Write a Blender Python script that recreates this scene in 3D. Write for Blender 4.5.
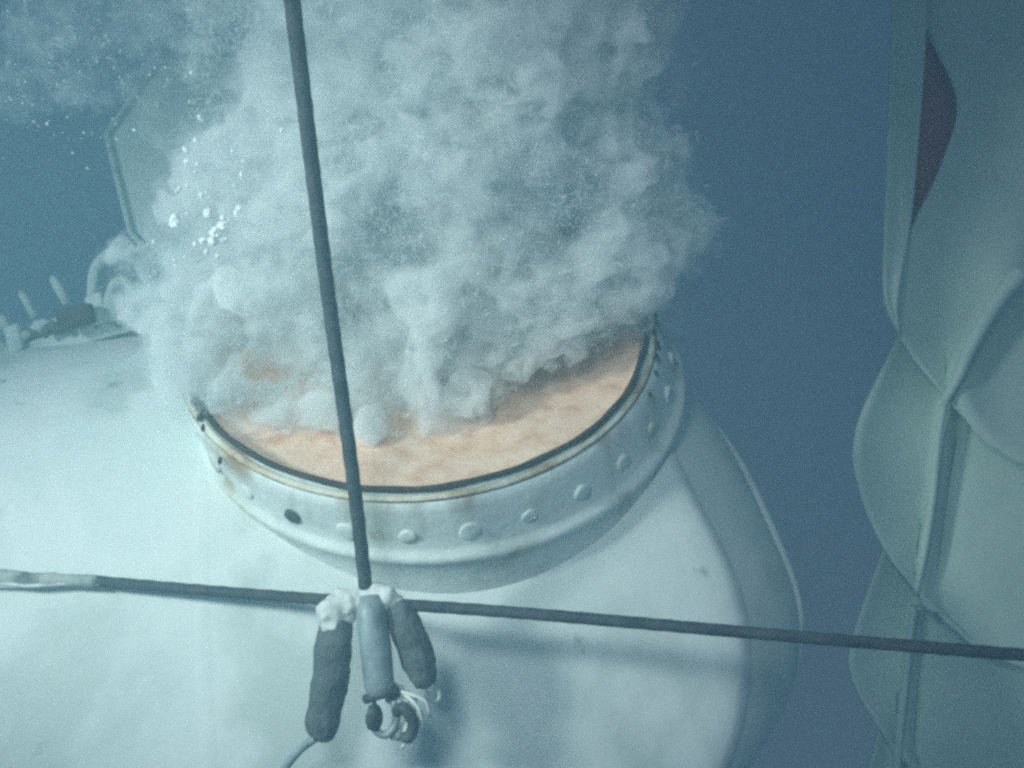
import bpy, bmesh, math, random
import numpy as np
from mathutils import Vector, Matrix, noise as mnoise

random.seed(7)
rng = np.random.default_rng(7)
S = bpy.context.scene
C = S.collection
for o in list(bpy.data.objects):
    bpy.data.objects.remove(o)

# ---------------------------------------------------------------- camera
W, H, F = 1024, 768, 1236.0
TILT, ROLL, DIST = math.radians(52.14), math.radians(5.49), 2.678
RC = (418.8, 330.5)                                   # where the manhole centre falls in the frame
d = Vector((0, math.sin(TILT), -math.cos(TILT)))
bx_, by_ = Vector((1, 0, 0)), Vector((0, math.cos(TILT), math.sin(TILT)))
xr = math.cos(ROLL) * bx_ - math.sin(ROLL) * by_
yr = math.sin(ROLL) * bx_ + math.cos(ROLL) * by_
M1 = Matrix((xr, yr, -d)).transposed()
c = Vector(((RC[0] - W / 2) / F, -(RC[1] - H / 2) / F, -1)).normalized()
Q = Vector((0, 0, -1)).rotation_difference(c).to_matrix()
MC = M1 @ Q.transposed()
CAM = -d * DIST
cam_data = bpy.data.cameras.new('camera')
cam = bpy.data.objects.new('camera', cam_data)
C.objects.link(cam)
cam.matrix_world = Matrix.Translation(CAM) @ MC.to_4x4()
cam_data.sensor_width = 36
cam_data.lens = F / W * 36
cam_data.clip_start, cam_data.clip_end = 0.02, 200
S.camera = cam


def at(px, py, depth):
    """World point seen at a pixel, at a distance along the view axis."""
    return CAM + MC @ Vector(((px - W / 2) / F * depth, -(py - H / 2) / F * depth, -depth))


# ---------------------------------------------------------------- world, lamp, exposure
world = bpy.data.worlds.new('World')
S.world = world
world.use_nodes = True
bg = world.node_tree.nodes['Background']
bg.inputs[0].default_value = (0.168, 0.172, 0.232, 1)
bg.inputs[1].default_value = 1.0

S.view_settings.view_transform = 'Standard'
S.view_settings.look = 'None'
S.view_settings.exposure = 0.0
S.view_settings.gamma = 1.0
S.render.engine = 'CYCLES'
S.cycles.max_bounces = 8
S.cycles.volume_bounces = 6
S.cycles.transparent_max_bounces = 16
S.cycles.volume_step_rate = 0.16
S.cycles.volume_max_steps = 256
S.cycles.use_denoising = False
S.cycles.use_adaptive_sampling = True
S.cycles.adaptive_threshold = 0.03
S.cycles.filter_width = 3.0                            # the submersible's soft video picture

sp = bpy.data.lights.new('submersible_or_fill_lamp', 'SPOT')
sp.energy = 800
sp.color = (0.86, 1.0, 0.96)
sp.spot_size = math.radians(47)
sp.spot_blend = 1.0
sp.shadow_soft_size = 0.25
lamp = bpy.data.objects.new('submersible_or_fill_lamp', sp)
C.objects.link(lamp)
lamp.location = CAM + MC @ Vector((-2.7, 0.72, -0.25))
lamp.rotation_euler = (at(345, 480, 2.5) - lamp.location).to_track_quat('-Z', 'Y').to_euler()
fill_spot = sp.copy()                                        # weaker fill lamp above the lens, added to lift the shadows
fill_spot.energy = 195
fill_spot.spot_size = math.radians(56)
fill_lamp = bpy.data.objects.new('submersible_or_fill_lamp', fill_spot)
C.objects.link(fill_lamp)
fill_lamp.location = CAM + MC @ Vector((-0.55, 0.75, 0.0))
fill_lamp.rotation_euler = (at(480, 520, 2.5) - fill_lamp.location).to_track_quat('-Z', 'Y').to_euler()


# ---------------------------------------------------------------- helpers
def tag(o, label=None, cat=None, group=None, kind=None):
    for k, v in (('label', label), ('category', cat), ('group', group), ('kind', kind)):
        if v:
            o[k] = v
    return o


def empty(name, loc=(0, 0, 0)):
    o = bpy.data.objects.new(name, None)
    o.location = loc
    C.objects.link(o)
    return o


def link(name, bm, mat, parent=None, smooth=True):
    me = bpy.data.meshes.new(name)
    bmesh.ops.recalc_face_normals(bm, faces=bm.faces)
    for f in bm.faces:
        f.smooth = smooth
    bm.to_mesh(me)
    bm.free()
    me.materials.append(mat)
    o = bpy.data.objects.new(name, me)
    C.objects.link(o)
    if parent is not None:
        o.parent = parent
        bpy.context.view_layer.update()
        o.matrix_parent_inverse = parent.matrix_world.inverted()
    return o


def lathe(bm, prof, n=96, close=False):
    """Spin (r, z) points round the z axis."""
    rows = []
    for r, z in prof:
        rows.append([bm.verts.new((r * math.cos(2 * math.pi * i / n), r * math.sin(2 * math.pi * i / n), z)) for i in range(n)])
    pairs = list(zip(rows, rows[1:]))
    if close:
        pairs.append((rows[-1], rows[0]))
    for a, b in pairs:
        for i in range(n):
            j = (i + 1) % n
            bm.faces.new((a[i], a[j], b[j], b[i]))
    return rows


def smooth_path(pts, n=8):
    """Catmull-Rom through points."""
    P = [Vector(p) for p in pts]
    P = [2 * P[0] - P[1]] + P + [2 * P[-1] - P[-2]]
    out = []
    for i in range(1, len(P) - 2):
        for k in range(n):
            t = k / n
            a, b, c_, e = P[i - 1], P[i], P[i + 1], P[i + 2]
            out.append(0.5 * ((2 * b) + (c_ - a) * t + (2 * a - 5 * b + 4 * c_ - e) * t * t + (3 * b - a - 3 * c_ + e) * t ** 3))
    out.append(P[-2])
    return out


def tube(bm, pts, rad, n=14, cap=True):
    """Round tube along points; rad is a number or one per point."""
    pts = [Vector(p) for p in pts]
    rad = [float(q) for q in rad] if hasattr(rad, '__len__') else [rad] * len(pts)
    rows = []
    ref = None
    for i, p in enumerate(pts):
        t = (pts[min(i + 1, len(pts) - 1)] - pts[max(i - 1, 0)]).normalized()
        if ref is None:
            ref = t.orthogonal().normalized()
        ref = (ref - t * ref.dot(t)).normalized()
        s = t.cross(ref)
        rows.append([bm.verts.new(p + rad[i] * (math.cos(2 * math.pi * k / n) * ref + math.sin(2 * math.pi * k / n) * s)) for k in range(n)])
    for a, b in zip(rows, rows[1:]):
        for k in range(n):
            j = (k + 1) % n
            bm.faces.new((a[k], a[j], b[j], b[k]))
    if cap:
        bm.faces.new(rows[0][::-1])
        bm.faces.new(rows[-1])
    return rows


def obox(bm, cen, ax, ay, az, bevel=0.0):
    """Box with half-extent vectors."""
    vs = []
    for sx, sy, sz in ((-1, -1, -1), (1, -1, -1), (1, 1, -1), (-1, 1, -1), (-1, -1, 1), (1, -1, 1), (1, 1, 1), (-1, 1, 1)):
        vs.append(bm.verts.new(Vector(cen) + sx * Vector(ax) + sy * Vector(ay) + sz * Vector(az)))
    fs = [bm.faces.new([vs[i] for i in q]) for q in ((0, 3, 2, 1), (4, 5, 6, 7), (0, 1, 5, 4), (1, 2, 6, 5), (2, 3, 7, 6), (3, 0, 4, 7))]
    if bevel:
        es = list({e for f in fs for e in f.edges})
        bmesh.ops.bevel(bm, geom=es, offset=bevel, segments=2, affect='EDGES', profile=0.5)


# ---------------------------------------------------------------- materials
def node_mat(name):
    m = bpy.data.materials.new(name)
    m.use_nodes = True
    nt = m.node_tree
    return m, nt, nt.nodes['Principled BSDF']


def mottled(name, stops, scale=6, detail=6, rough=0.6, bump=0.15, bscale=60, dist=0.004, metal=0, distort=0.0, coords='Object', spec=0.4):
    m, nt, p = node_mat(name)
    N, L = nt.nodes, nt.links
    tc = N.new('ShaderNodeTexCoord')
    nz = N.new('ShaderNodeTexNoise')
    nz.inputs['Scale'].default_value = scale
    nz.inputs['Detail'].default_value = detail
    nz.inputs['Roughness'].default_value = 0.6
    nz.inputs['Distortion'].default_value = distort
    L.new(tc.outputs[coords], nz.inputs['Vector'])
    cr = N.new('ShaderNodeValToRGB')
    el = cr.color_ramp.elements
    el[0].position, el[0].color = stops[0][0], (*stops[0][1], 1)
    el[1].position, el[1].color = stops[-1][0], (*stops[-1][1], 1)
    for pos, col in stops[1:-1]:
        e = el.new(pos)
        e.color = (*col, 1)
    L.new(nz.outputs['Fac'], cr.inputs['Fac'])
    L.new(cr.outputs['Color'], p.inputs['Base Color'])
    p.inputs['Roughness'].default_value = rough
    p.inputs['Metallic'].default_value = metal
    p.inputs['Specular IOR Level'].default_value = spec
    if bump:
        n2 = N.new('ShaderNodeTexNoise')
        n2.inputs['Scale'].default_value = bscale
        n2.inputs['Detail'].default_value = 4
        L.new(tc.outputs[coords], n2.inputs['Vector'])
        b = N.new('ShaderNodeBump')
        b.inputs['Strength'].default_value = bump
        b.inputs['Distance'].default_value = dist
        L.new(n2.outputs['Fac'], b.inputs['Height'])
        L.new(b.outputs['Normal'], p.inputs['Normal'])
    return m


M_tank = mottled('tank_paint', [(0.22, (0.50, 0.57, 0.56)), (0.40, (0.66, 0.725, 0.71)), (0.55, (0.72, 0.765, 0.755)), (0.78, (0.75, 0.785, 0.775))], scale=2.6, detail=12, rough=0.65, bump=0.3, bscale=22, dist=0.005, distort=0.8)
M_neck = mottled('neck_paint', [(0.27, (0.42, 0.36, 0.24)), (0.36, (0.62, 0.66, 0.61)), (0.5, (0.72, 0.78, 0.76)), (0.8, (0.78, 0.82, 0.80))], scale=9, detail=8, rough=0.6, bump=0.4, bscale=38, dist=0.006)
M_rust = mottled('rust_lining', [(0.25, (0.60, 0.33, 0.21)), (0.42, (0.82, 0.53, 0.38)), (0.58, (0.90, 0.64, 0.48)), (0.78, (0.92, 0.74, 0.60))], scale=22, detail=12, rough=0.9, bump=0.35, bscale=70, dist=0.006)
M_gasket = mottled('gasket_rubber', [(0.3, (0.022, 0.016, 0.012)), (0.6, (0.06, 0.045, 0.03)), (0.8, (0.16, 0.09, 0.04))], scale=14, rough=0.8, bump=0.5, bscale=50)
M_rim = mottled('rim_rust', [(0.3, (0.30, 0.18, 0.09)), (0.44, (0.58, 0.50, 0.36)), (0.58, (0.72, 0.71, 0.62)), (0.8, (0.75, 0.78, 0.73))], scale=10, detail=8, rough=0.8, bump=0.6, bscale=60)
M_rope = mottled('rope_grey', [(0.3, (0.035, 0.042, 0.048)), (0.7, (0.085, 0.095, 0.105))], scale=30, rough=0.75, bump=0.6, bscale=120)
M_sleeve = mottled('rope_sleeve', [(0.3, (0.14, 0.17, 0.17)), (0.5, (0.36, 0.40, 0.39)), (0.75, (0.55, 0.56, 0.52))], scale=22, rough=0.8, bump=0.6, bscale=70)
M_weight = mottled('weight_sleeve', [(0.3, (0.075, 0.09, 0.095)), (0.7, (0.14, 0.16, 0.168))], scale=25, rough=0.85, bump=0.5, bscale=90)
M_tape = mottled('white_tape', [(0.3, (0.46, 0.49, 0.47)), (0.6, (0.74, 0.77, 0.75)), (0.8, (0.82, 0.83, 0.80))], scale=24, rough=0.8, bump=0.7, bscale=60)
M_steel = mottled('shackle_steel', [(0.3, (0.20, 0.26, 0.27)), (0.6, (0.36, 0.44, 0.45)), (0.8, (0.45, 0.5, 0.5))], scale=20, rough=0.5, bump=0.3, metal=0.2)
M_dark = mottled('dark_metal', [(0.3, (0.04, 0.05, 0.055)), (0.7, (0.11, 0.12, 0.12))], scale=20, rough=0.6, bump=0.3)
M_fit = mottled('fitting_paint', [(0.3, (0.30, 0.36, 0.36)), (0.5, (0.52, 0.58, 0.57)), (0.75, (0.64, 0.69, 0.67))], scale=14, detail=8, rough=0.7, bump=0.6, bscale=50)
M_plate = mottled('plate_paint', [(0.3, (0.60, 0.68, 0.66)), (0.7, (0.74, 0.80, 0.78))], scale=5, rough=0.7, bump=0.3)
M_sheet = mottled('sheet_paint', [(0.3, (0.56, 0.70, 0.62)), (0.7, (0.70, 0.82, 0.74))], scale=5, detail=10, rough=0.6, bump=0.35, bscale=16, dist=0.01)
M_inner = mottled('sheet_lining', [(0.3, (0.40, 0.07, 0.08)), (0.7, (0.55, 0.10, 0.11))], scale=6, rough=0.8, bump=0.2)



def rust_edge(m, z0, z1, col, n0, n1, scale):
    """Rust stains that creep down from the top edge of a painted part."""
    nt = m.node_tree
    N, L = nt.nodes, nt.links
    p = N['Principled BSDF']
    old = p.inputs['Base Color'].links[0].from_socket
    tc = N.new('ShaderNodeTexCoord')
    sx = N.new('ShaderNodeSeparateXYZ')
    L.new(tc.outputs['Object'], sx.inputs[0])
    mz = N.new('ShaderNodeMapRange')
    mz.inputs['From Min'].default_value, mz.inputs['From Max'].default_value = z0, z1
    L.new(sx.outputs['Z'], mz.inputs['Value'])
    nz = N.new('ShaderNodeTexNoise')
    nz.inputs['Scale'].default_value = scale
    nz.inputs['Detail'].default_value = 7
    mp = N.new('ShaderNodeMapping')
    mp.inputs['Scale'].default_value = (1, 1, 0.35)
    L.new(tc.outputs['Object'], mp.inputs['Vector'])
    L.new(mp.outputs['Vector'], nz.inputs['Vector'])
    mn = N.new('ShaderNodeMapRange')
    mn.inputs['From Min'].default_value, mn.inputs['From Max'].default_value = n0, n1
    L.new(nz.outputs['Fac'], mn.inputs['Value'])
    mu = N.new('ShaderNodeMath'); mu.operation = 'MULTIPLY'
    L.new(mz.outputs['Result'], mu.inputs[0]); L.new(mn.outputs['Result'], mu.inputs[1])
    mx = N.new('ShaderNodeMix'); mx.data_type = 'RGBA'
    L.new(mu.outputs['Value'], mx.inputs['Factor'])
    L.new(old, mx.inputs[6])
    mx.inputs[7].default_value = (*col, 1)
    L.new(mx.outputs[2], p.inputs['Base Color'])


rust_edge(M_neck, -0.075, -0.005, (0.30, 0.17, 0.07), 0.50, 0.66, 7.0)
rust_edge(M_tank, -9.0, -8.0, (0.55, 0.61, 0.59), 0.53, 0.62, 3.5)
rust_edge(M_tank, -9.0, -8.0, (0.40, 0.44, 0.42), 0.68, 0.74, 9.0)
rust_edge(M_neck, -0.30, -0.10, (0.42, 0.38, 0.28), 0.60, 0.72, 12.0)

# ---------------------------------------------------------------- the tank
R, ZT = 1.0, -0.12
YC, ZC = -0.06, ZT - R


def end_x(phi):
    """Where the round head begins, by angle from the top towards the viewer (degrees)."""
    if phi < 35:
        return 0.605 - 0.10 * (1 - math.exp(-((35 - phi) / 17) ** 2))
    return 0.605 - 0.00027 * min(phi - 35, 45) ** 2


tank = empty('steel_tank', (0, 0, ZC))
tag(tank, 'pale painted steel tank with a round open bolted manhole venting bubbles', 'tank')
n = 240


def ring(bm, dx, r, left=None):
    row = []
    for i in range(n):
        ph = 360 * i / n
        ph = ph - 360 if ph > 180 else ph
        x = left if left is not None else end_x(ph) + dx * (1 + (0.42 * math.exp(-((ph - 10) / 20) ** 2) if dx > 0 else 0))
        a = math.radians(ph)
        row.append(bm.verts.new((x, YC - r * math.sin(a), ZC + r * math.cos(a))))
    return row


def skin(bm, rows):
    for a, b in zip(rows, rows[1:]):
        for i in range(n):
            j = (i + 1) % n
            bm.faces.new((a[i], b[i], b[j], a[j]))


bm = bmesh.new()
rows = [ring(bm, 0, R, left=x) for x in np.linspace(-7, -0.5, 14)]
rows += [ring(bm, -0.5 + t, R - 0.010 * (t / 0.5) ** 6) for t in (0.02, 0.15, 0.3, 0.4, 0.44)]
A0, RB = math.radians(60), 0.06                        # the knuckle rolls over to this slope
rows += [ring(bm, -0.06 + RB * math.sin(A0 * t), R - 0.006 - RB * (1 - math.cos(A0 * t))) for t in np.linspace(0.1, 1, 8)]
skin(bm, rows)
bm.faces.new(rows[0])
shell = link('shell', bm, M_tank, tank)
bm = bmesh.new()
HD, DR = 1.15, 0.56
rows = []
for t in np.linspace(0, 1, 22):
    th = A0 + math.radians(29) * t
    rows.append(ring(bm, -0.06 + RB * math.sin(A0) + HD * (math.sin(th) - math.sin(A0)), R - 0.006 - RB * (1 - math.cos(A0)) - DR * (math.cos(A0) - math.cos(th))))
skin(bm, rows)
bm.faces.new(rows[-1][::-1])
link('round_head', bm, M_tank, tank)
bm = bmesh.new()
rows = [ring(bm, -0.06 + RB * math.sin(A0) + HD * (math.sin(A0 + math.radians(24)) - math.sin(A0)) + 0.012 * math.cos(q), R - 0.006 - RB * (1 - math.cos(A0)) - DR * (math.cos(A0) - math.cos(A0 + math.radians(24))) + 0.012 * math.sin(q)) for q in np.linspace(0, 2 * math.pi, 11)]
skin(bm, rows)
link('head_rim', bm, M_neck, tank)
bm = bmesh.new()
rows = [ring(bm, 0, R + h_, left=-0.47 + w_) for w_, h_ in ((-0.03, -0.002), (-0.015, 0.0002), (0, 0.0005), (0.015, 0.0002), (0.03, -0.002))]
skin(bm, rows)
link('weld_seam', bm, M_tank, tank)

# manhole neck
bm = bmesh.new()
lathe(bm, [(0.458, -0.34), (0.476, -0.06), (0.477, -0.012), (0.480, -0.003), (0.486, 0.0), (0.506, -0.002), (0.515, -0.010), (0.519, -0.026),
           (0.522, -0.055), (0.525, -0.085), (0.528, -0.114), (0.532, -0.122), (0.540, -0.127), (0.545, -0.133), (0.545, -0.141), (0.541, -0.149),
           (0.536, -0.158), (0.536, -0.20), (0.538, -0.28), (0.545, -0.42)], n=160)
for v in bm.verts:                                     # the wall leans out to one side
    if v.co.x ** 2 + v.co.y ** 2 > 0.500 ** 2:
        v.co.x += -0.26 * max(v.co.z, -0.2)
neck = link('manhole_neck', bm, M_neck, tank)
bm = bmesh.new()
lathe(bm, [(0.495, 0.0005), (0.496, 0.002), (0.500, 0.0025), (0.505, 0.001), (0.511, -0.003), (0.506, -0.0005)], n=160)
link('rusty_rim', bm, M_rim, neck)
bm = bmesh.new()
ring_n = 200
pts = []
for i in range(ring_n):
    a = 2 * math.pi * i / ring_n
    w = 0.0022 * math.sin(7 * a + 1) + 0.0015 * math.sin(19 * a)
    pts.append(Vector(((0.488 + w * 0.6) * math.cos(a), (0.488 + w * 0.6) * math.sin(a), 0.010)))
rows = []
for i in range(ring_n):
    a = 2 * math.pi * i / ring_n
    e = Vector((math.cos(a), math.sin(a), 0))
    rr = 0.0060 * (1 + 0.22 * mnoise.noise(Vector((9 * math.cos(a), 9 * math.sin(a), 0))))
    rows.append([bm.verts.new(pts[i] + rr * (math.cos(2 * math.pi * k / 10) * e + math.sin(2 * math.pi * k / 10) * Vector((0, 0, 1)))) for k in range(10)])
for i in range(ring_n):
    a, b = rows[i], rows[(i + 1) % ring_n]
    for k in range(10):
        j = (k + 1) % 10
        bm.faces.new((a[k], b[k], b[j], a[j]))
link('gasket_ring', bm, M_gasket, neck)
# clots of rust stuck on the gasket's two ends


def clot(bm, p, r, sq=(1, 1, 1)):
    res = bmesh.ops.create_icosphere(bm, subdivisions=2, radius=1)
    for v in res['verts']:
        k = 1 + 0.45 * mnoise.noise(v.co * 2.1 + Vector(p) * 30)
        v.co = Vector(p) + Vector((v.co.x * r * sq[0], v.co.y * r * sq[1], v.co.z * r * sq[2])) * k


for deg, rad, zz, r in [(203, 0.492, 0.012, 0.018), (206, 0.50, 0.010, 0.014), (200, 0.495, 0.012, 0.015), (209, 0.507, 0.004, 0.012), (219, 0.525, -0.012, 0.012),
                        (350, 0.505, 0.008, 0.014), (346, 0.512, 0.004, 0.013), (354, 0.508, 0.008, 0.016), (342, 0.515, -0.002, 0.010), (357, 0.513, 0.006, 0.012), (337, 0.519, -0.006, 0.008), (1, 0.508, 0.008, 0.014), (330, 0.524, -0.012, 0.008)]:
    a = math.radians(deg)
    bm = bmesh.new()
    clot(bm, (rad * math.cos(a), rad * math.sin(a), zz - 0.004), r * random.uniform(0.5, 0.85), (0.7, random.uniform(1.3, 2.6), 0.5))
    link('rust_clot', bm, M_gasket, neck)
# rusted lining and floor seen through the opening
bm = bmesh.new()
prof = [(0.4765, -0.003), (0.474, -0.010), (0.462, -0.020)] + [(r, -0.024 - 0.05 * (1 - (r / 0.45) ** 2)) for r in np.linspace(0.445, 0.01, 60)]
bm.faces.new(lathe(bm, prof, n=120)[-1])
for v in bm.verts:
    if v.co.z < -0.023:
        v.co.z += 0.006 * mnoise.noise(v.co * 6)
link('rusty_lining', bm, M_rust, neck)
# bolt heads round the neck
for k in range(28):
    a = math.radians(-98.7 + k * 360 / 28)
    e = Vector((math.cos(a), math.sin(a), 0))
    s = Vector((-math.sin(a), math.cos(a), 0))
    p = e * 0.5255 + Vector((0.26 * 0.082, 0, -0.082))
    bm = bmesh.new()
    big = 0.8 + 0.45 * random.random()
    tube(bm, [p - e * 0.012, p + e * 0.0022, p + e * 0.0034, p + e * 0.0038], [0.019 * big, 0.0185 * big, 0.0165 * big, 0.004], n=12)
    for v in bm.verts:
        v.co += 0.003 * mnoise.noise_vector(v.co * 60)
    b = link('bolt', bm, M_dark if k == 26 else M_neck, neck)  # one head is coloured dark to stand for an open hole
    if k == 26:
        tag(b, 'dark bolt in place of a hole')

def tank_hit(px, py):
    """First point of the tank's shell along the ray through a pixel."""
    o, v = CAM, (at(px, py, 1) - CAM)
    a = v.y ** 2 + v.z ** 2
    b = 2 * ((o.y - YC) * v.y + (o.z - ZC) * v.z)
    c_ = (o.y - YC) ** 2 + (o.z - ZC) ** 2 - R * R
    q = b * b - 4 * a * c_
    if q < 0:
        return None
    return (-b - math.sqrt(q)) / (2 * a)


# ---------------------------------------------------------------- fitting on the tank's far edge
RT, UP, BK = MC @ Vector((1, 0, 0)), MC @ Vector((0, 1, 0)), MC @ Vector((0, 0, -1))
DF = 3.02
fit = empty('deck_fitting', at(80, 340, DF))
tag(fit, 'pale encrusted fitting with studs and a dark block on the far edge of the tank', 'fitting')
ang = math.radians(16)
rx = RT * math.cos(ang) + UP * math.sin(ang)
ux = UP * math.cos(ang) - RT * math.sin(ang)
k = DF / F
bm = bmesh.new()
obox(bm, at(78, 339, DF + 0.02), rx * 125 * k, ux * 9 * k, BK * 0.05, 0.006)
link('base_rail', bm, M_fit, fit)
bm = bmesh.new()
obox(bm, at(60, 325, DF + 0.03), rx * 62 * k, ux * 7 * k, BK * 0.03, 0.006)
link('upper_rail', bm, M_fit, fit)
for px, py, w, h in ((16, 338, 7, 13), (98, 309, 9, 15), (158, 306, 10, 13)):
    bm = bmesh.new()
    obox(bm, at(px, py, DF - 0.03), rx * w * k, ux * h * k, BK * 0.025, 0.006)
    for v in bm.verts:
        v.co += 0.008 * mnoise.noise_vector(v.co * 14)
    link('bracket', bm, M_fit, fit)
bm = bmesh.new()
tube(bm, [at(112, 322, DF - .02), at(113, 312, DF - .02), at(114, 300, DF - .02), at(117, 292, DF - .02), at(118, 286, DF - .02)], [15 * k, 15 * k, 13 * k, 9 * k, 5 * k], n=18)
link('valve_body', bm, M_fit, fit)
bm = bmesh.new()
tube(bm, [at(132, 318, DF - .04), at(136, 300, DF - .04), at(142, 284, DF - .04)], [8 * k, 8.5 * k, 6 * k], n=14)
link('valve_stem', bm, M_fit, fit)
bm = bmesh.new()
obox(bm, at(121, 323, DF - 0.07), rx * 5 * k, ux * 3.5 * k, BK * 0.012, 0.003)
link('dark_slot', bm, M_gasket, fit)
for i in range(9):
    t = i / 8
    bm = bmesh.new()
    clot(bm, at(-5 + 170 * t + random.uniform(-7, 7), 335 - 30 * t + random.uniform(-7, 7), DF - 0.035), random.uniform(5, 9) * k, (1.5, 1.0, 0.7))
    link('crust_lump', bm, M_fit, fit)
for px, py, h, w in ((6, 326, 20, 6), (28, 304, 26, 5), (60, 290, 26, 5.5)):
    bm = bmesh.new()
    p = at(px, py, DF)
    dr = (ux - 0.25 * rx).normalized()
    tube(bm, [p - dr * h * k * 0.6, p + dr * h * k * 0.25, p + dr * h * k * 0.5, p + dr * h * k * 0.62], [w * k, w * k * 0.9, w * k * 0.8, w * k * 0.35], n=10)
    link('stud', bm, M_fit, fit)
bm = bmesh.new()
obox(bm, at(76, 317, DF - 0.09), rx * 17 * k, ux * 9.5 * k, BK * 0.02, 0.005)
link('dark_block', bm, M_gasket, fit)
bm = bmesh.new()
tube(bm, smooth_path([at(44, 335, DF - 0.06), at(49, 328, DF - 0.07), at(56, 326, DF - 0.07), at(62, 330, DF - 0.06)], 5), 4.5 * k)
link('hook', bm, M_dark, fit)
bm = bmesh.new()
tube(bm, smooth_path([at(92, 300, DF), at(96, 268, DF - .02), at(112, 254, DF - .02), at(132, 258, DF - .02), at(144, 276, DF), at(150, 305, DF)], 6), 6 * k)
link('pipe_hoop', bm, M_fit, fit)
bm = bmesh.new()
tube(bm, smooth_path([at(108, 300, DF - .03), at(116, 282, DF - .05), at(128, 284, DF - .05), at(132, 306, DF - .03)], 6), 5 * k)
link('pipe_bend', bm, M_fit, fit)

# ---------------------------------------------------------------- angular plate behind the bubbles
DP = 3.05
pl = empty('angular_plate', at(170, 150, DP))
tag(pl, 'pale angular plate with a raised rim standing half hidden behind the bubbles', 'plate')
poly = [(158, 62), (107, 135), (131, 232), (190, 300), (300, 290), (345, 160), (290, 60)]
P3 = [at(x, y, DP + 0.0006 * (x - 107)) for x, y in poly]
cen = sum(P3, Vector()) / len(P3)
bm = bmesh.new()
fr = [bm.verts.new(p) for p in P3]
bk = [bm.verts.new(p + BK * 0.05) for p in P3]
bm.faces.new(fr); bm.faces.new(bk[::-1])
for i in range(len(P3)):
    j = (i + 1) % len(P3)
    bm.faces.new((fr[i], bk[i], bk[j], fr[j]))
bmesh.ops.bevel(bm, geom=list(bm.edges), offset=0.004, segments=2, affect='EDGES')
link('panel', bm, M_plate, pl, smooth=False)
bm = bmesh.new()
tube(bm, [p - BK * 0.004 for p in P3] + [P3[0] - BK * 0.004], 0.009, n=8)
link('rim', bm, M_fit, pl)

# ---------------------------------------------------------------- ropes and the bundle where they cross
def rope(name, pts, rad, label, mat):
    bm = bmesh.new()
    path = smooth_path(pts, 24)
    rows = tube(bm, path, rad, n=16)
    # laid strands: radius swells with the twist
    s = 0
    for i, row in enumerate(rows):
        if i:
            s += (path[i] - path[i - 1]).length
        for q, v in enumerate(row):
            v.co += (v.co - path[i]) * 0.04 * math.sin(3 * (2 * math.pi * q / 16) + s * 130)
    o = link(name, bm, mat)
    tag(o, label, 'rope')
    return o


JD = 2.21
rope('hanging_rope', [at(284, -70, JD - .48), at(292, 0, JD - .42), at(325, 270, JD - .2), at(352, 470, JD - 0.08), at(366, 590, JD - 0.01)], 0.0122,
     'dark grey rope running down from the top edge across the bubble plume', M_rope)
cross = rope('cross_rope', [at(95, 581, tank_hit(95, 581) - 0.03), at(200, 590, tank_hit(200, 590) - 0.05), at(290, 597, tank_hit(290, 597) - 0.08), at(360, 602, JD + 0.015), at(520, 613, JD - 0.02), at(800, 637, JD - 0.08), at(1024, 655, JD - 0.13), at(1120, 662, JD - 0.15)], 0.0108,
             'dark grey rope lying almost level across the lower tank', M_rope)
bm = bmesh.new()
tube(bm, smooth_path([at(x, y, tank_hit(x, y) - 0.03) for x, y in ((-70, 567), (-10, 574), (25, 579), (60, 580), (98, 582))], 6), [0.012 + 0.003 * random.random() for _ in range(25)], n=12)
link('frayed_sleeve', bm, M_sleeve, cross)
bm = bmesh.new()
tube(bm, smooth_path([at(x, y, tank_hit(x, y) - 0.035) for x, y in ((-60, 583), (5, 584), (30, 586), (70, 583), (100, 584))], 6), 0.004, n=8)
link('loose_strand', bm, M_tape, cross)

kj = JD / F
cl = empty('rope_clamp', at(365, 600, JD))
tag(cl, 'white taped steel clamp with a shackle where the two ropes cross', 'clamp')
bm = bmesh.new()
for px, py, r in ((330, 612, 15), (338, 606, 14), (348, 602, 14), (358, 600, 13), (368, 594, 13), (378, 592, 12), (386, 598, 13), (374, 602, 15), (344, 617, 13), (331, 624, 13), (339, 592, 6), (395, 604, 11)):
    clot(bm, at(px, py, JD - 0.012 + random.uniform(-0.01, 0.01)), r * kj * 0.95)
o = link('tape_wrap', bm, M_tape, cl)
md = o.modifiers.new('melt', 'REMESH'); md.mode = 'VOXEL'; md.voxel_size = 0.004; md.use_smooth_shade = True
md = o.modifiers.new('soften', 'SMOOTH'); md.factor = 0.5; md.iterations = 8
bm = bmesh.new()
tube(bm, [at(370, 596, JD - .02), at(371, 612, JD - .028), at(376, 650, JD - .03), at(379, 684, JD - .03), at(380, 694, JD - .03), at(380, 697, JD - .03)], [r * kj for r in (11, 15, 15.5, 15, 13, 6)], n=20)
link('clamp_sleeve', bm, M_steel, cl)
bm = bmesh.new()
tube(bm, smooth_path([at(366, 699, JD - .03), at(378, 695, JD - .045), at(398, 690, JD - .03)], 5), 5 * kj)
link('shackle_pin', bm, M_dark, cl)
bm = bmesh.new()
tube(bm, smooth_path([at(374, 690, JD - .03), at(372, 710, JD - .035), at(374, 728, JD - .03), at(386, 735, JD - .03), at(396, 722, JD - .03), at(394, 700, JD - .03)], 6), 4 * kj)
link('shackle', bm, M_steel, cl)
bm = bmesh.new()
clot(bm, at(374, 718, JD - .035), 11 * kj, (0.8, 1, 1.5))
link('lug', bm, M_dark, cl)
bm = bmesh.new()
tube(bm, smooth_path([at(396, 712, JD - .03), at(404, 708, JD - .04), at(413, 722, JD - .04), at(410, 736, JD - .035), at(404, 738, JD - .03)], 5), [6.0 * kj] * 21)
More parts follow.
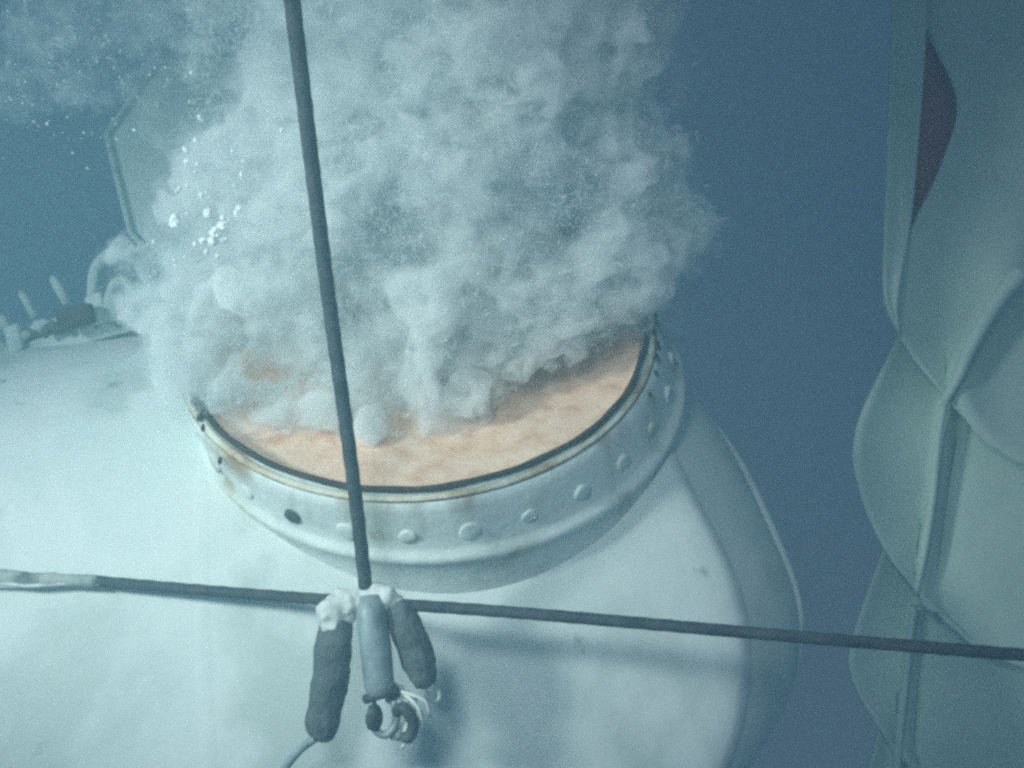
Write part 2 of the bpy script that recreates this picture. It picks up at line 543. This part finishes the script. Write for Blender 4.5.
link('hook', bm, M_dark, cl)
bm = bmesh.new()
for px, py, r in ((398, 690, 7), (405, 698, 8), (412, 706, 8), (417, 716, 7), (408, 728, 8), (396, 734, 7), (392, 698, 6)):
    clot(bm, at(px, py, JD - 0.015), r * kj)
link('frayed_tie', bm, M_tape, cl)



def cloth(o):
    md = o.modifiers.new('fine', 'SUBSURF'); md.levels = md.render_levels = 3
    for nm, sc, st in (('sag', 0.05, 0.012), ('weave', 0.012, 0.004)):
        tx = bpy.data.textures.new('sleeve_' + nm, 'CLOUDS')
        tx.noise_scale = sc
        md = o.modifiers.new(nm, 'DISPLACE'); md.texture = tx; md.strength = st; md.texture_coords = 'GLOBAL'


for a_, b_, c_ in (((402, 692), (418, 708), (424, 730)), ((398, 700), (412, 728), (402, 748)), ((396, 690), (424, 700), (430, 716))):
    bm = bmesh.new()
    tube(bm, smooth_path([at(*a_, JD - .03), at(*b_, JD - .045), at(*c_, JD - .03)], 6), 2.0 * kj, n=8)
    link('tie_strand', bm, M_tape, cl)

wt = empty('weight', at(332, 680, JD))
tag(wt, 'dark cylindrical weight hanging left of the clamp with a thin tail line', 'weight', 'dark weights tied below the crossing ropes')
bm = bmesh.new()
tube(bm, [at(337, 618, JD - .005), at(336, 625, JD - .012), at(334, 650, JD - .015), at(330, 680, JD - .015), at(325, 708, JD - .012), at(321, 730, JD - .01), at(320, 738, JD - .01), at(319, 741, JD - .01)],
     [r * kj for r in (13, 17, 18.5, 18.5, 18.5, 16.5, 12, 4)], n=20)
o = link('sleeve', bm, M_weight, wt)
cloth(o)
bm = bmesh.new()
tube(bm, smooth_path([at(316, 738, JD - .01), at(302, 748, JD), at(288, 764, JD + .01), at(276, 784, JD + .02), at(262, 812, JD + .03)], 6), 4.2 * kj)
link('tail_line', bm, M_steel, wt)
wt2 = empty('weight', at(412, 640, JD))
tag(wt2, 'dark cylindrical weight with a small ring slanting right of the clamp', 'weight', 'dark weights tied below the crossing ropes')
bm = bmesh.new()
tube(bm, [at(394, 600, JD), at(398, 608, JD - .008), at(406, 628, JD - .01), at(415, 652, JD - .01), at(423, 676, JD - .008), at(426, 685, JD - .006), at(427, 688, JD - .006)],
     [r * kj for r in (8, 15, 17, 17.5, 15, 10, 3)], n=20)
o = link('sleeve', bm, M_weight, wt2)
cloth(o)
bm = bmesh.new()
ringp = [at(432 + 7.5 * math.cos(t) + 3 * math.sin(t), 690 + 12 * math.sin(t), JD - .008 + 0.004 * math.cos(t)) for t in np.linspace(0, 2 * math.pi, 25)]
tube(bm, ringp, 2.6 * kj, n=8, cap=False)
link('ring', bm, M_steel, wt2)

# ---------------------------------------------------------------- scalloped sheet column at the right
col = empty('crumpled_column', at(960, 900, 2.75))
tag(col, 'pale green column of overlapping scalloped sheet panels with a vertical ridge', 'column')


def panel(name, rows, mat, thick=0.010, sub=4):
    """rows: lists of (px, py, depth) from left to right; smoothed into a curved sheet with thickness."""
    m_ = [smooth_path([at(q[0], q[1], 1.1 * (2.72 + 0.62 * (q[2] - 2.72))) for q in row], sub) for row in rows]
    cols = list(zip(*m_))
    cols = [smooth_path(list(cc), sub) for cc in cols]
    bm = bmesh.new()
    g = [[bm.verts.new(v) for v in cc] for cc in cols]
    for a, b in zip(g, g[1:]):
        for i in range(len(a) - 1):
            bm.faces.new((a[i], b[i], b[i + 1], a[i + 1]))
    o = link(name, bm, mat, col)
    md = o.modifiers.new('thickness', 'SOLIDIFY'); md.thickness = thick; md.offset = -1
    return o


# left contour nearest, sinking to the right up to the ridge; past the ridge a valley, then a broad face turned to the lamp
panel('panel', [
    [(920, -60, 2.76), (950, -60, 2.74), (1000, -60, 2.70), (1050, -60, 2.68), (1080, -60, 2.66), (1150, -60, 2.68)],
    [(922, 20, 2.76), (950, 20, 2.74), (1000, 20, 2.70), (1050, 20, 2.68), (1080, 20, 2.66), (1150, 20, 2.68)],
    [(956, 98, 2.72), (972, 96, 2.71), (1005, 80, 2.70), (1035, 80, 2.67), (1070, 80, 2.64), (1150, 80, 2.66)],
    [(942, 160, 2.72), (955, 162, 2.72), (985, 165, 2.71), (1020, 160, 2.68), (1060, 160, 2.64), (1150, 160, 2.64)],
    [(912, 225, 2.70), (928, 230, 2.73), (955, 235, 2.75), (1012, 228, 2.70), (1052, 230, 2.68), (1150, 235, 2.60)],
    [(882, 290, 2.66), (905, 292, 2.72), (955, 295, 2.78), (1004, 288, 2.66), (1045, 290, 2.72), (1150, 300, 2.58)],
    [(903, 345, 2.65), (922, 342, 2.69), (950, 342, 2.73), (972, 340, 2.64), (1015, 350, 2.70), (1150, 360, 2.58)],
    [(938, 390, 2.64), (944, 390, 2.65), (950, 388, 2.66), (958, 385, 2.62), (1005, 405, 2.66), (1150, 420, 2.58)],
    [(947, 400, 2.64), (956, 410, 2.635), (968, 424, 2.63), (990, 445, 2.62), (1035, 470, 2.60), (1150, 495, 2.58)],
], M_sheet)
panel('panel', [
    [(900, 330, 2.76), (915, 330, 2.79), (945, 340, 2.80), (952, 340, 2.79), (962, 340, 2.84), (1000, 345, 2.78), (1150, 350, 2.70)],
    [(856, 425, 2.70), (890, 420, 2.765), (938, 412, 2.785), (946, 412, 2.74), (956, 420, 2.81), (985, 435, 2.77), (1150, 450, 2.66)],
    [(856, 485, 2.69), (884, 482, 2.745), (929, 480, 2.775), (937, 480, 2.73), (947, 488, 2.80), (975, 500, 2.75), (1150, 510, 2.65)],
    [(882, 548, 2.68), (897, 545, 2.71), (918, 546, 2.745), (926, 548, 2.71), (938, 556, 2.77), (966, 570, 2.73), (1150, 580, 2.65)],
    [(912, 588, 2.67), (914, 588, 2.675), (916, 589, 2.68), (920, 591, 2.68), (932, 600, 2.70), (965, 618, 2.70), (1150, 640, 2.65)],
    [(917, 594, 2.67), (922, 599, 2.67), (929, 606, 2.67), (938, 615, 2.66), (958, 633, 2.655), (1000, 660, 2.65), (1150, 705, 2.65)],
], M_sheet)
panel('panel', [
    [(885, 540, 2.82), (900, 540, 2.84), (920, 550, 2.85), (930, 550, 2.86), (945, 560, 2.88), (990, 570, 2.82), (1150, 580, 2.76)],
    [(849, 645, 2.76), (872, 638, 2.82), (906, 628, 2.84), (914, 628, 2.80), (923, 636, 2.86), (950, 650, 2.83), (1150, 660, 2.72)],
    [(855, 690, 2.75), (874, 688, 2.80), (899, 685, 2.83), (907, 685, 2.79), (916, 692, 2.85), (943, 705, 2.82), (1150, 715, 2.72)],
    [(879, 730, 2.74), (886, 730, 2.76), (896, 733, 2.79), (903, 735, 2.77), (912, 742, 2.82), (940, 755, 2.80), (1150, 765, 2.72)],
    [(893, 753, 2.73), (896, 756, 2.74), (900, 760, 2.75), (906, 764, 2.75), (915, 780, 2.77), (945, 800, 2.77), (1150, 830, 2.72)],
], M_sheet)
panel('panel', [
    [(880, 720, 2.88), (892, 720, 2.90), (905, 730, 2.88), (925, 735, 2.92), (1000, 740, 2.86), (1150, 750, 2.82)],
    [(862, 800, 2.82), (880, 800, 2.86), (895, 790, 2.86), (920, 810, 2.88), (980, 820, 2.82), (1150, 830, 2.79)],
    [(870, 900, 2.80), (885, 900, 2.84), (900, 890, 2.83), (920, 910, 2.88), (980, 920, 2.82), (1150, 930, 2.79)],
], M_sheet)
for path, w in (([(1022, 272, 2.60), (1000, 297, 2.60), (974, 340, 2.595), (957, 378, 2.59), (944, 402, 2.60)], (9, 8, 7, 6, 4)),
                ([(944, 404, 2.68), (938, 440, 2.68), (932, 500, 2.68), (924, 550, 2.67), (916, 594, 2.66)], (3.5, 4, 4, 4, 3)),
                ([(914, 606, 2.73), (909, 640, 2.74), (904, 690, 2.74), (899, 735, 2.73), (896, 775, 2.72)], (3.5, 4, 4, 4, 4))):
    bm = bmesh.new()
    pp = smooth_path([at(x, y, 1.1 * (2.72 + 0.62 * (z - 2.72))) for x, y, z in path], 6)
    ww = np.interp(np.linspace(0, 4, len(pp)), range(5), w) * 2.95 / F
    tube(bm, pp, list(ww), n=12)
    link('ridge', bm, M_sheet, col)

# folds above, parted by a dark slit
panel('fold', [
    [(892, -40, 2.74), (905, -40, 2.76), (918, -40, 2.74), (930, -40, 2.70)],
    [(889, 60, 2.73), (903, 60, 2.75), (914, 60, 2.72), (925, 60, 2.68)],
    [(886, 150, 2.72), (900, 150, 2.75), (909, 150, 2.72), (918, 150, 2.66)],
    [(883, 225, 2.66), (894, 228, 2.68), (903, 228, 2.68), (911, 226, 2.66)],
    [(883, 296, 2.60), (888, 297, 2.615), (893, 297, 2.615), (899, 296, 2.60)],
    [(897, 333, 2.59), (898, 333, 2.59), (899, 333, 2.59), (900, 333, 2.59)],
], M_sheet)
panel('lining', [
    [(905, -60, 2.80), (960, -60, 2.82), (1010, -60, 2.80)],
    [(905, 100, 2.77), (945, 100, 2.78), (975, 100, 2.80)],
    [(900, 235, 2.77), (915, 240, 2.79), (940, 240, 2.80)],
], M_inner)

# ---------------------------------------------------------------- the bubble plume
def vol_mat(name, lo, hi, scale, col, n0=0.38, n1=0.62, aniso=0.0, distort=0.6):
    m = bpy.data.materials.new(name)
    m.use_nodes = True
    nt = m.node_tree
    N, L = nt.nodes, nt.links
    N.remove(N['Principled BSDF'])
    out = N['Material Output']
    pv = N.new('ShaderNodeVolumePrincipled')
    pv.inputs['Color'].default_value = (*col, 1)
    pv.inputs['Anisotropy'].default_value = aniso
    pv.inputs['Density'].default_value = hi
    if lo != hi:
        tc = N.new('ShaderNodeTexCoord')
        nz = N.new('ShaderNodeTexNoise')
        nz.inputs['Scale'].default_value = scale
        nz.inputs['Detail'].default_value = 5
        nz.inputs['Roughness'].default_value = 0.65
        nz.inputs['Distortion'].default_value = distort
        L.new(tc.outputs['Object'], nz.inputs['Vector'])
        mr = N.new('ShaderNodeMapRange')
        mr.inputs['From Min'].default_value = n0
        mr.inputs['From Max'].default_value = n1
        mr.inputs['To Min'].default_value = lo
        mr.inputs['To Max'].default_value = hi
        L.new(nz.outputs['Fac'], mr.inputs['Value'])
        n2 = N.new('ShaderNodeTexNoise')
        n2.inputs['Scale'].default_value = 4.2
        n2.inputs['Detail'].default_value = 2
        L.new(tc.outputs['Object'], n2.inputs['Vector'])
        m2 = N.new('ShaderNodeMapRange')
        m2.inputs['From Min'].default_value = 0.36
        m2.inputs['From Max'].default_value = 0.58
        m2.inputs['To Min'].default_value = 0.03
        m2.inputs['To Max'].default_value = 1.25
        L.new(n2.outputs['Fac'], m2.inputs['Value'])
        mu = N.new('ShaderNodeMath')
        mu.operation = 'MULTIPLY'
        L.new(mr.outputs['Result'], mu.inputs[0])
        L.new(m2.outputs['Result'], mu.inputs[1])
        L.new(mu.outputs['Value'], pv.inputs['Density'])
    L.new(pv.outputs['Volume'], out.inputs['Volume'])
    return m


BLOBS = [(250, 378, 2.76, 45), (215, 370, 2.80, 40), (300, 372, 2.72, 48), (365, 375, 2.66, 50), (425, 375, 2.62, 46), (480, 345, 2.66, 50), (550, 315, 2.68, 52), (610, 300, 2.70, 48), (640, 295, 2.72, 40),
         (215, 300, 2.70, 70), (330, 290, 2.60, 105), (440, 275, 2.55, 115), (550, 240, 2.55, 105), (630, 230, 2.60, 72), (678, 228, 2.60, 36),
         (248, 210, 2.60, 72), (330, 185, 2.50, 115), (450, 155, 2.45, 115), (560, 145, 2.50, 105), (640, 160, 2.52, 50), (225, 140, 2.60, 40),
         (255, 70, 2.48, 62), (360, 55, 2.40, 105), (480, 45, 2.36, 115), (590, 25, 2.40, 78), (640, 10, 2.42, 40), (310, -50, 2.36, 95), (450, -75, 2.30, 125), (590, -60, 2.34, 85), (235, 0, 2.46, 50),
         (165, 270, 2.76, 42), (150, 310, 2.80, 30), (190, 345, 2.72, 40), (195, 368, 2.54, 36), (218, 392, 2.50, 28), (205, 340, 2.58, 45), (240, 398, 2.52, 32), (202, 388, 2.50, 28), (290, 392, 2.55, 34), (345, 412, 2.52, 36), (252, 410, 2.48, 32), (296, 414, 2.48, 30), (395, 418, 2.50, 34), (440, 405, 2.50, 30), (475, 372, 2.52, 40), (530, 340, 2.52, 36), (590, 318, 2.55, 30), (628, 312, 2.60, 26)]


def cloud(name, blobs, mat, voxel, s1, s2, extra, parent=None):
    bm = bmesh.new()
    allb = []
    for px, py, dp, r in blobs:
        p, rr = at(px, py, dp), r * dp / F
        allb.append((p, rr))
        for _ in range(extra):
            v = Vector((random.gauss(0, 1), random.gauss(0, 1), random.gauss(0, 1))).normalized()
            q = rr * random.uniform(0.16, 0.38)
            allb.append((p + v * (rr - q * 0.15), q))
    for p, rr in allb:
        bmesh.ops.create_icosphere(bm, subdivisions=2 if rr < 0.1 else 3, radius=rr, matrix=Matrix.Translation(p))
    o = link(name, bm, mat, parent)
    md = o.modifiers.new('join', 'REMESH'); md.mode = 'VOXEL'; md.voxel_size = voxel
    for nm, sc, st in (('billow', 0.11, s1), ('curl', 0.03, s2)):
        tx = bpy.data.textures.new(name + '_' + nm, 'CLOUDS')
        tx.noise_scale = sc; tx.noise_depth = 3
        md = o.modifiers.new(nm, 'DISPLACE'); md.texture = tx; md.strength = st; md.mid_level = 0.5
        md.texture_coords = 'LOCAL'
    md = o.modifiers.new('clean', 'REMESH'); md.mode = 'VOXEL'; md.voxel_size = voxel
    return o


M_cloud = vol_mat('bubble_mist', 0.0, 30.0, 19.0, (0.97, 0.995, 0.995), n0=0.41, n1=0.65, aniso=-0.3)
M_core = vol_mat('bubble_core', 0.0, 60.0, 18.0, (0.98, 1.0, 1.0), aniso=-0.4)
plume = cloud('bubble_plume', BLOBS, M_cloud, 0.008, 0.13, 0.07, 6)
tag(plume, 'billowing white cloud of gas bubbles rising from the open manhole', 'bubble plume', kind='stuff')
CORE = [(433, 450, 2.52, 12), (429, 434, 2.50, 17), (424, 410, 2.46, 21), (420, 385, 2.42, 24), (424, 355, 2.40, 26), (436, 322, 2.38, 30), (420, 290, 2.40, 40), (396, 255, 2.40, 34), (250, 380, 2.52, 30), (270, 350, 2.52, 26), (250, 290, 2.50, 34), (330, 240, 2.44, 36), (480, 240, 2.44, 36), (268, 402, 2.48, 26), (318, 412, 2.46, 26), (372, 424, 2.46, 22), (470, 392, 2.47, 26), (520, 362, 2.50, 24), (575, 345, 2.52, 20), (225, 392, 2.48, 22)]
cloud('dense_core', CORE, M_core, 0.010, 0.05, 0.03, 5, plume)


VEIL = [(195, 130, 2.6, 44), (60, 50, 2.55, 65), (15, 82, 2.6, 42), (130, 40, 2.55, 60), (200, 30, 2.5, 70), (90, 10, 2.5, 70), (690, 235, 2.6, 38), (655, 70, 2.5, 45), (665, 170, 2.55, 45), (660, 290, 2.68, 40),
        (185, 235, 2.6, 40), (155, 285, 2.7, 36), (128, 275, 2.85, 34), (200, 370, 2.52, 60), (215, 395, 2.5, 34)]
M_veil = vol_mat('bubble_veil', 0.0, 7.5, 24.0, (0.93, 0.98, 0.99), n0=0.46, n1=0.64)
cloud('thin_veil', VEIL, M_veil, 0.016, 0.12, 0.06, 8, plume)


# swarm of small bubbles: too many to count
def swarm(name, pts, rads, mat):
    bm = bmesh.new()
    bmesh.ops.create_icosphere(bm, subdivisions=1, radius=1)
    bm.verts.ensure_lookup_table()
    base = np.array([v.co[:] for v in bm.verts])
    fac = np.array([[v.index for v in f.verts] for f in bm.faces])
    bm.free()
    nv = len(base)
    V = (pts[:, None, :] + rads[:, None, None] * base[None]).reshape(-1, 3)
    Fc = (np.arange(len(pts))[:, None, None] * nv + fac[None]).reshape(-1)
    me = bpy.data.meshes.new(name)
    nf = len(Fc) // 3
    me.vertices.add(len(V)); me.vertices.foreach_set('co', V.astype(np.float32).ravel())
    me.loops.add(len(Fc)); me.loops.foreach_set('vertex_index', Fc.astype(np.int32))
    me.polygons.add(nf); me.polygons.foreach_set('loop_start', np.arange(0, len(Fc), 3, dtype=np.int32))
    me.polygons.foreach_set('use_smooth', np.ones(nf, dtype=bool))
    me.update(calc_edges=True)
    me.materials.append(mat)
    o = bpy.data.objects.new(name, me)
    C.objects.link(o)
    return o


M_bub, nt, p = node_mat('bubble_skin')
p.inputs['Base Color'].default_value = (0.75, 0.86, 0.87, 1)
p.inputs['Roughness'].default_value = 0.25
p.inputs['Alpha'].default_value = 0.8
pts, rads = [], []
for px, py, dp, r in BLOBS:
    for _ in range(int(4.5 * r * r)):
        v = Vector((random.gauss(0, 1), random.gauss(0, 1), random.gauss(0, 1))).normalized()
        p_ = at(px, py, dp) + v * (r * dp / F) * random.uniform(0.92, 1.20)
        w_ = p_ + 0.05 * mnoise.noise_vector(p_ * 9)
        f1 = abs(mnoise.noise(w_ * 16)) + 0.5 * abs(mnoise.noise(w_ * 37))
        if f1 < 0.17 and mnoise.noise(p_ * 6 + Vector((5, 3, 1))) > -0.2:      # curling threads of bubbles
            pts.append(p_[:]); rads.append(random.choice((0.0006, 0.0007, 0.0008, 0.001, 0.001, 0.0014)))
print('bubbles', len(pts))
for _ in range(260):
    q = at(random.gauss(70, 60), random.gauss(60, 45), random.uniform(2.4, 2.8))
    pts.append(q[:]); rads.append(random.choice((0.0015, 0.002, 0.003)))
bub = swarm('bubble_swarm', np.array(pts), np.array(rads), M_bub)
tag(bub, 'tiny loose bubbles scattered round the rising plume', 'bubbles', kind='stuff')

# curled streaks of froth on the plume's skin
M_froth, nt, p = node_mat('froth')
p.inputs['Base Color'].default_value = (0.86, 0.93, 0.93, 1)
p.inputs['Roughness'].default_value = 0.5
p.inputs['Alpha'].default_value = 0.17
bm = bmesh.new()
for px, py, dp, r in BLOBS + VEIL:
    for _ in range(int((0.085 if (px, py, dp, r) in BLOBS else 0.02) * r * r)):
        v = Vector((random.gauss(0, 1), random.gauss(0, 1), random.gauss(0, 1))).normalized()
        q = at(px, py, dp) + v * (r * dp / F) * random.uniform(0.86, 1.05)
        if mnoise.noise(q * 7) < -0.12:
            continue
        path = [q]
        m_ = random.randint(3, 8)
        for _k in range(m_):
            g = mnoise.noise_vector(path[-1] * 24) + 0.6 * mnoise.noise_vector(path[-1] * 60) + Vector((0, 0, 0.15))
            path.append(path[-1] + g.normalized() * 0.0045)
        w = random.choice((0.0007, 0.001, 0.0014, 0.0022))
        tube(bm, path, [w * (0.25 + math.sin(math.pi * (t + 0.5) / (m_ + 1.5))) for t in range(m_ + 1)], n=5)
for f in bm.faces:
    f.smooth = True
me = bpy.data.meshes.new('froth_streaks')
bm.to_mesh(me); bm.free(); me.materials.append(M_froth)
fr_ = bpy.data.objects.new('froth_streaks', me)
C.objects.link(fr_)
fr_.parent = plume
fr_['kind'] = 'stuff'

# bright single bubbles at the plume's left flank
M_glint, nt, p = node_mat('bubble_glint')
p.inputs['Base Color'].default_value = (0.92, 0.95, 0.94, 1)
p.inputs['Roughness'].default_value = 0.2
p.inputs['Alpha'].default_value = 0.97
bm = bmesh.new()
bmesh.ops.create_icosphere(bm, subdivisions=4, radius=1)
for v in bm.verts:
    v.co *= 1 + 0.38 * mnoise.noise(v.co * 1.6) + 0.18 * mnoise.noise(v.co * 4)
first = link('bubble', bm, M_glint)
GL = [(210, 214, 8), (222, 226, 8), (216, 233, 9), (203, 241, 7), (226, 220, 7), (175, 222, 8), (207, 252, 5), (240, 208, 6), (213, 241, 6), (236, 213, 4), (200, 118, 4), (186, 150, 4), (196, 140, 4), (187, 162, 5), (282, 130, 4), (427, 156, 5)] + [(random.gauss(205, 30), random.gauss(190, 45), random.uniform(1.6, 3.2)) for _ in range(22)] + [(random.gauss(300, 110), random.gauss(140, 60), random.uniform(1.4, 2.6)) for _ in range(24)]
for i, (px, py, r) in enumerate(GL):
    o = first if i == 0 else first.copy()
    if i:
        C.objects.link(o)
    dz = random.uniform(2.30, 2.38)
    o.location = at(px, py, dz)
    rr = 0.85 * r * dz / F * random.uniform(0.75, 1.15)
    o.scale = (rr * random.uniform(0.8, 1.4), rr * random.uniform(0.6, 1), rr * random.uniform(0.6, 1))
    o.rotation_euler = (random.uniform(0, 6), random.uniform(0, 6), random.uniform(0, 6))
    tag(o, 'bright glinting bubble in front of the plume', 'bubble', 'bright bubbles in front of the plume')

# ---------------------------------------------------------------- the water's haze
M_haze = vol_mat('water_haze', 0.19, 0.19, 1, (0.36, 0.70, 0.79), aniso=0.2)
bm = bmesh.new()
bmesh.ops.create_cube(bm, size=1)
for v in bm.verts:
    v.co = Vector((v.co.x * 20, v.co.y * 14 + 1, v.co.z * 8 - 0.9 - 0.3))
hz = link('haze', bm, M_haze, smooth=False)
tag(hz, 'dim blue sea water haze filling the scene', 'haze', kind='stuff')
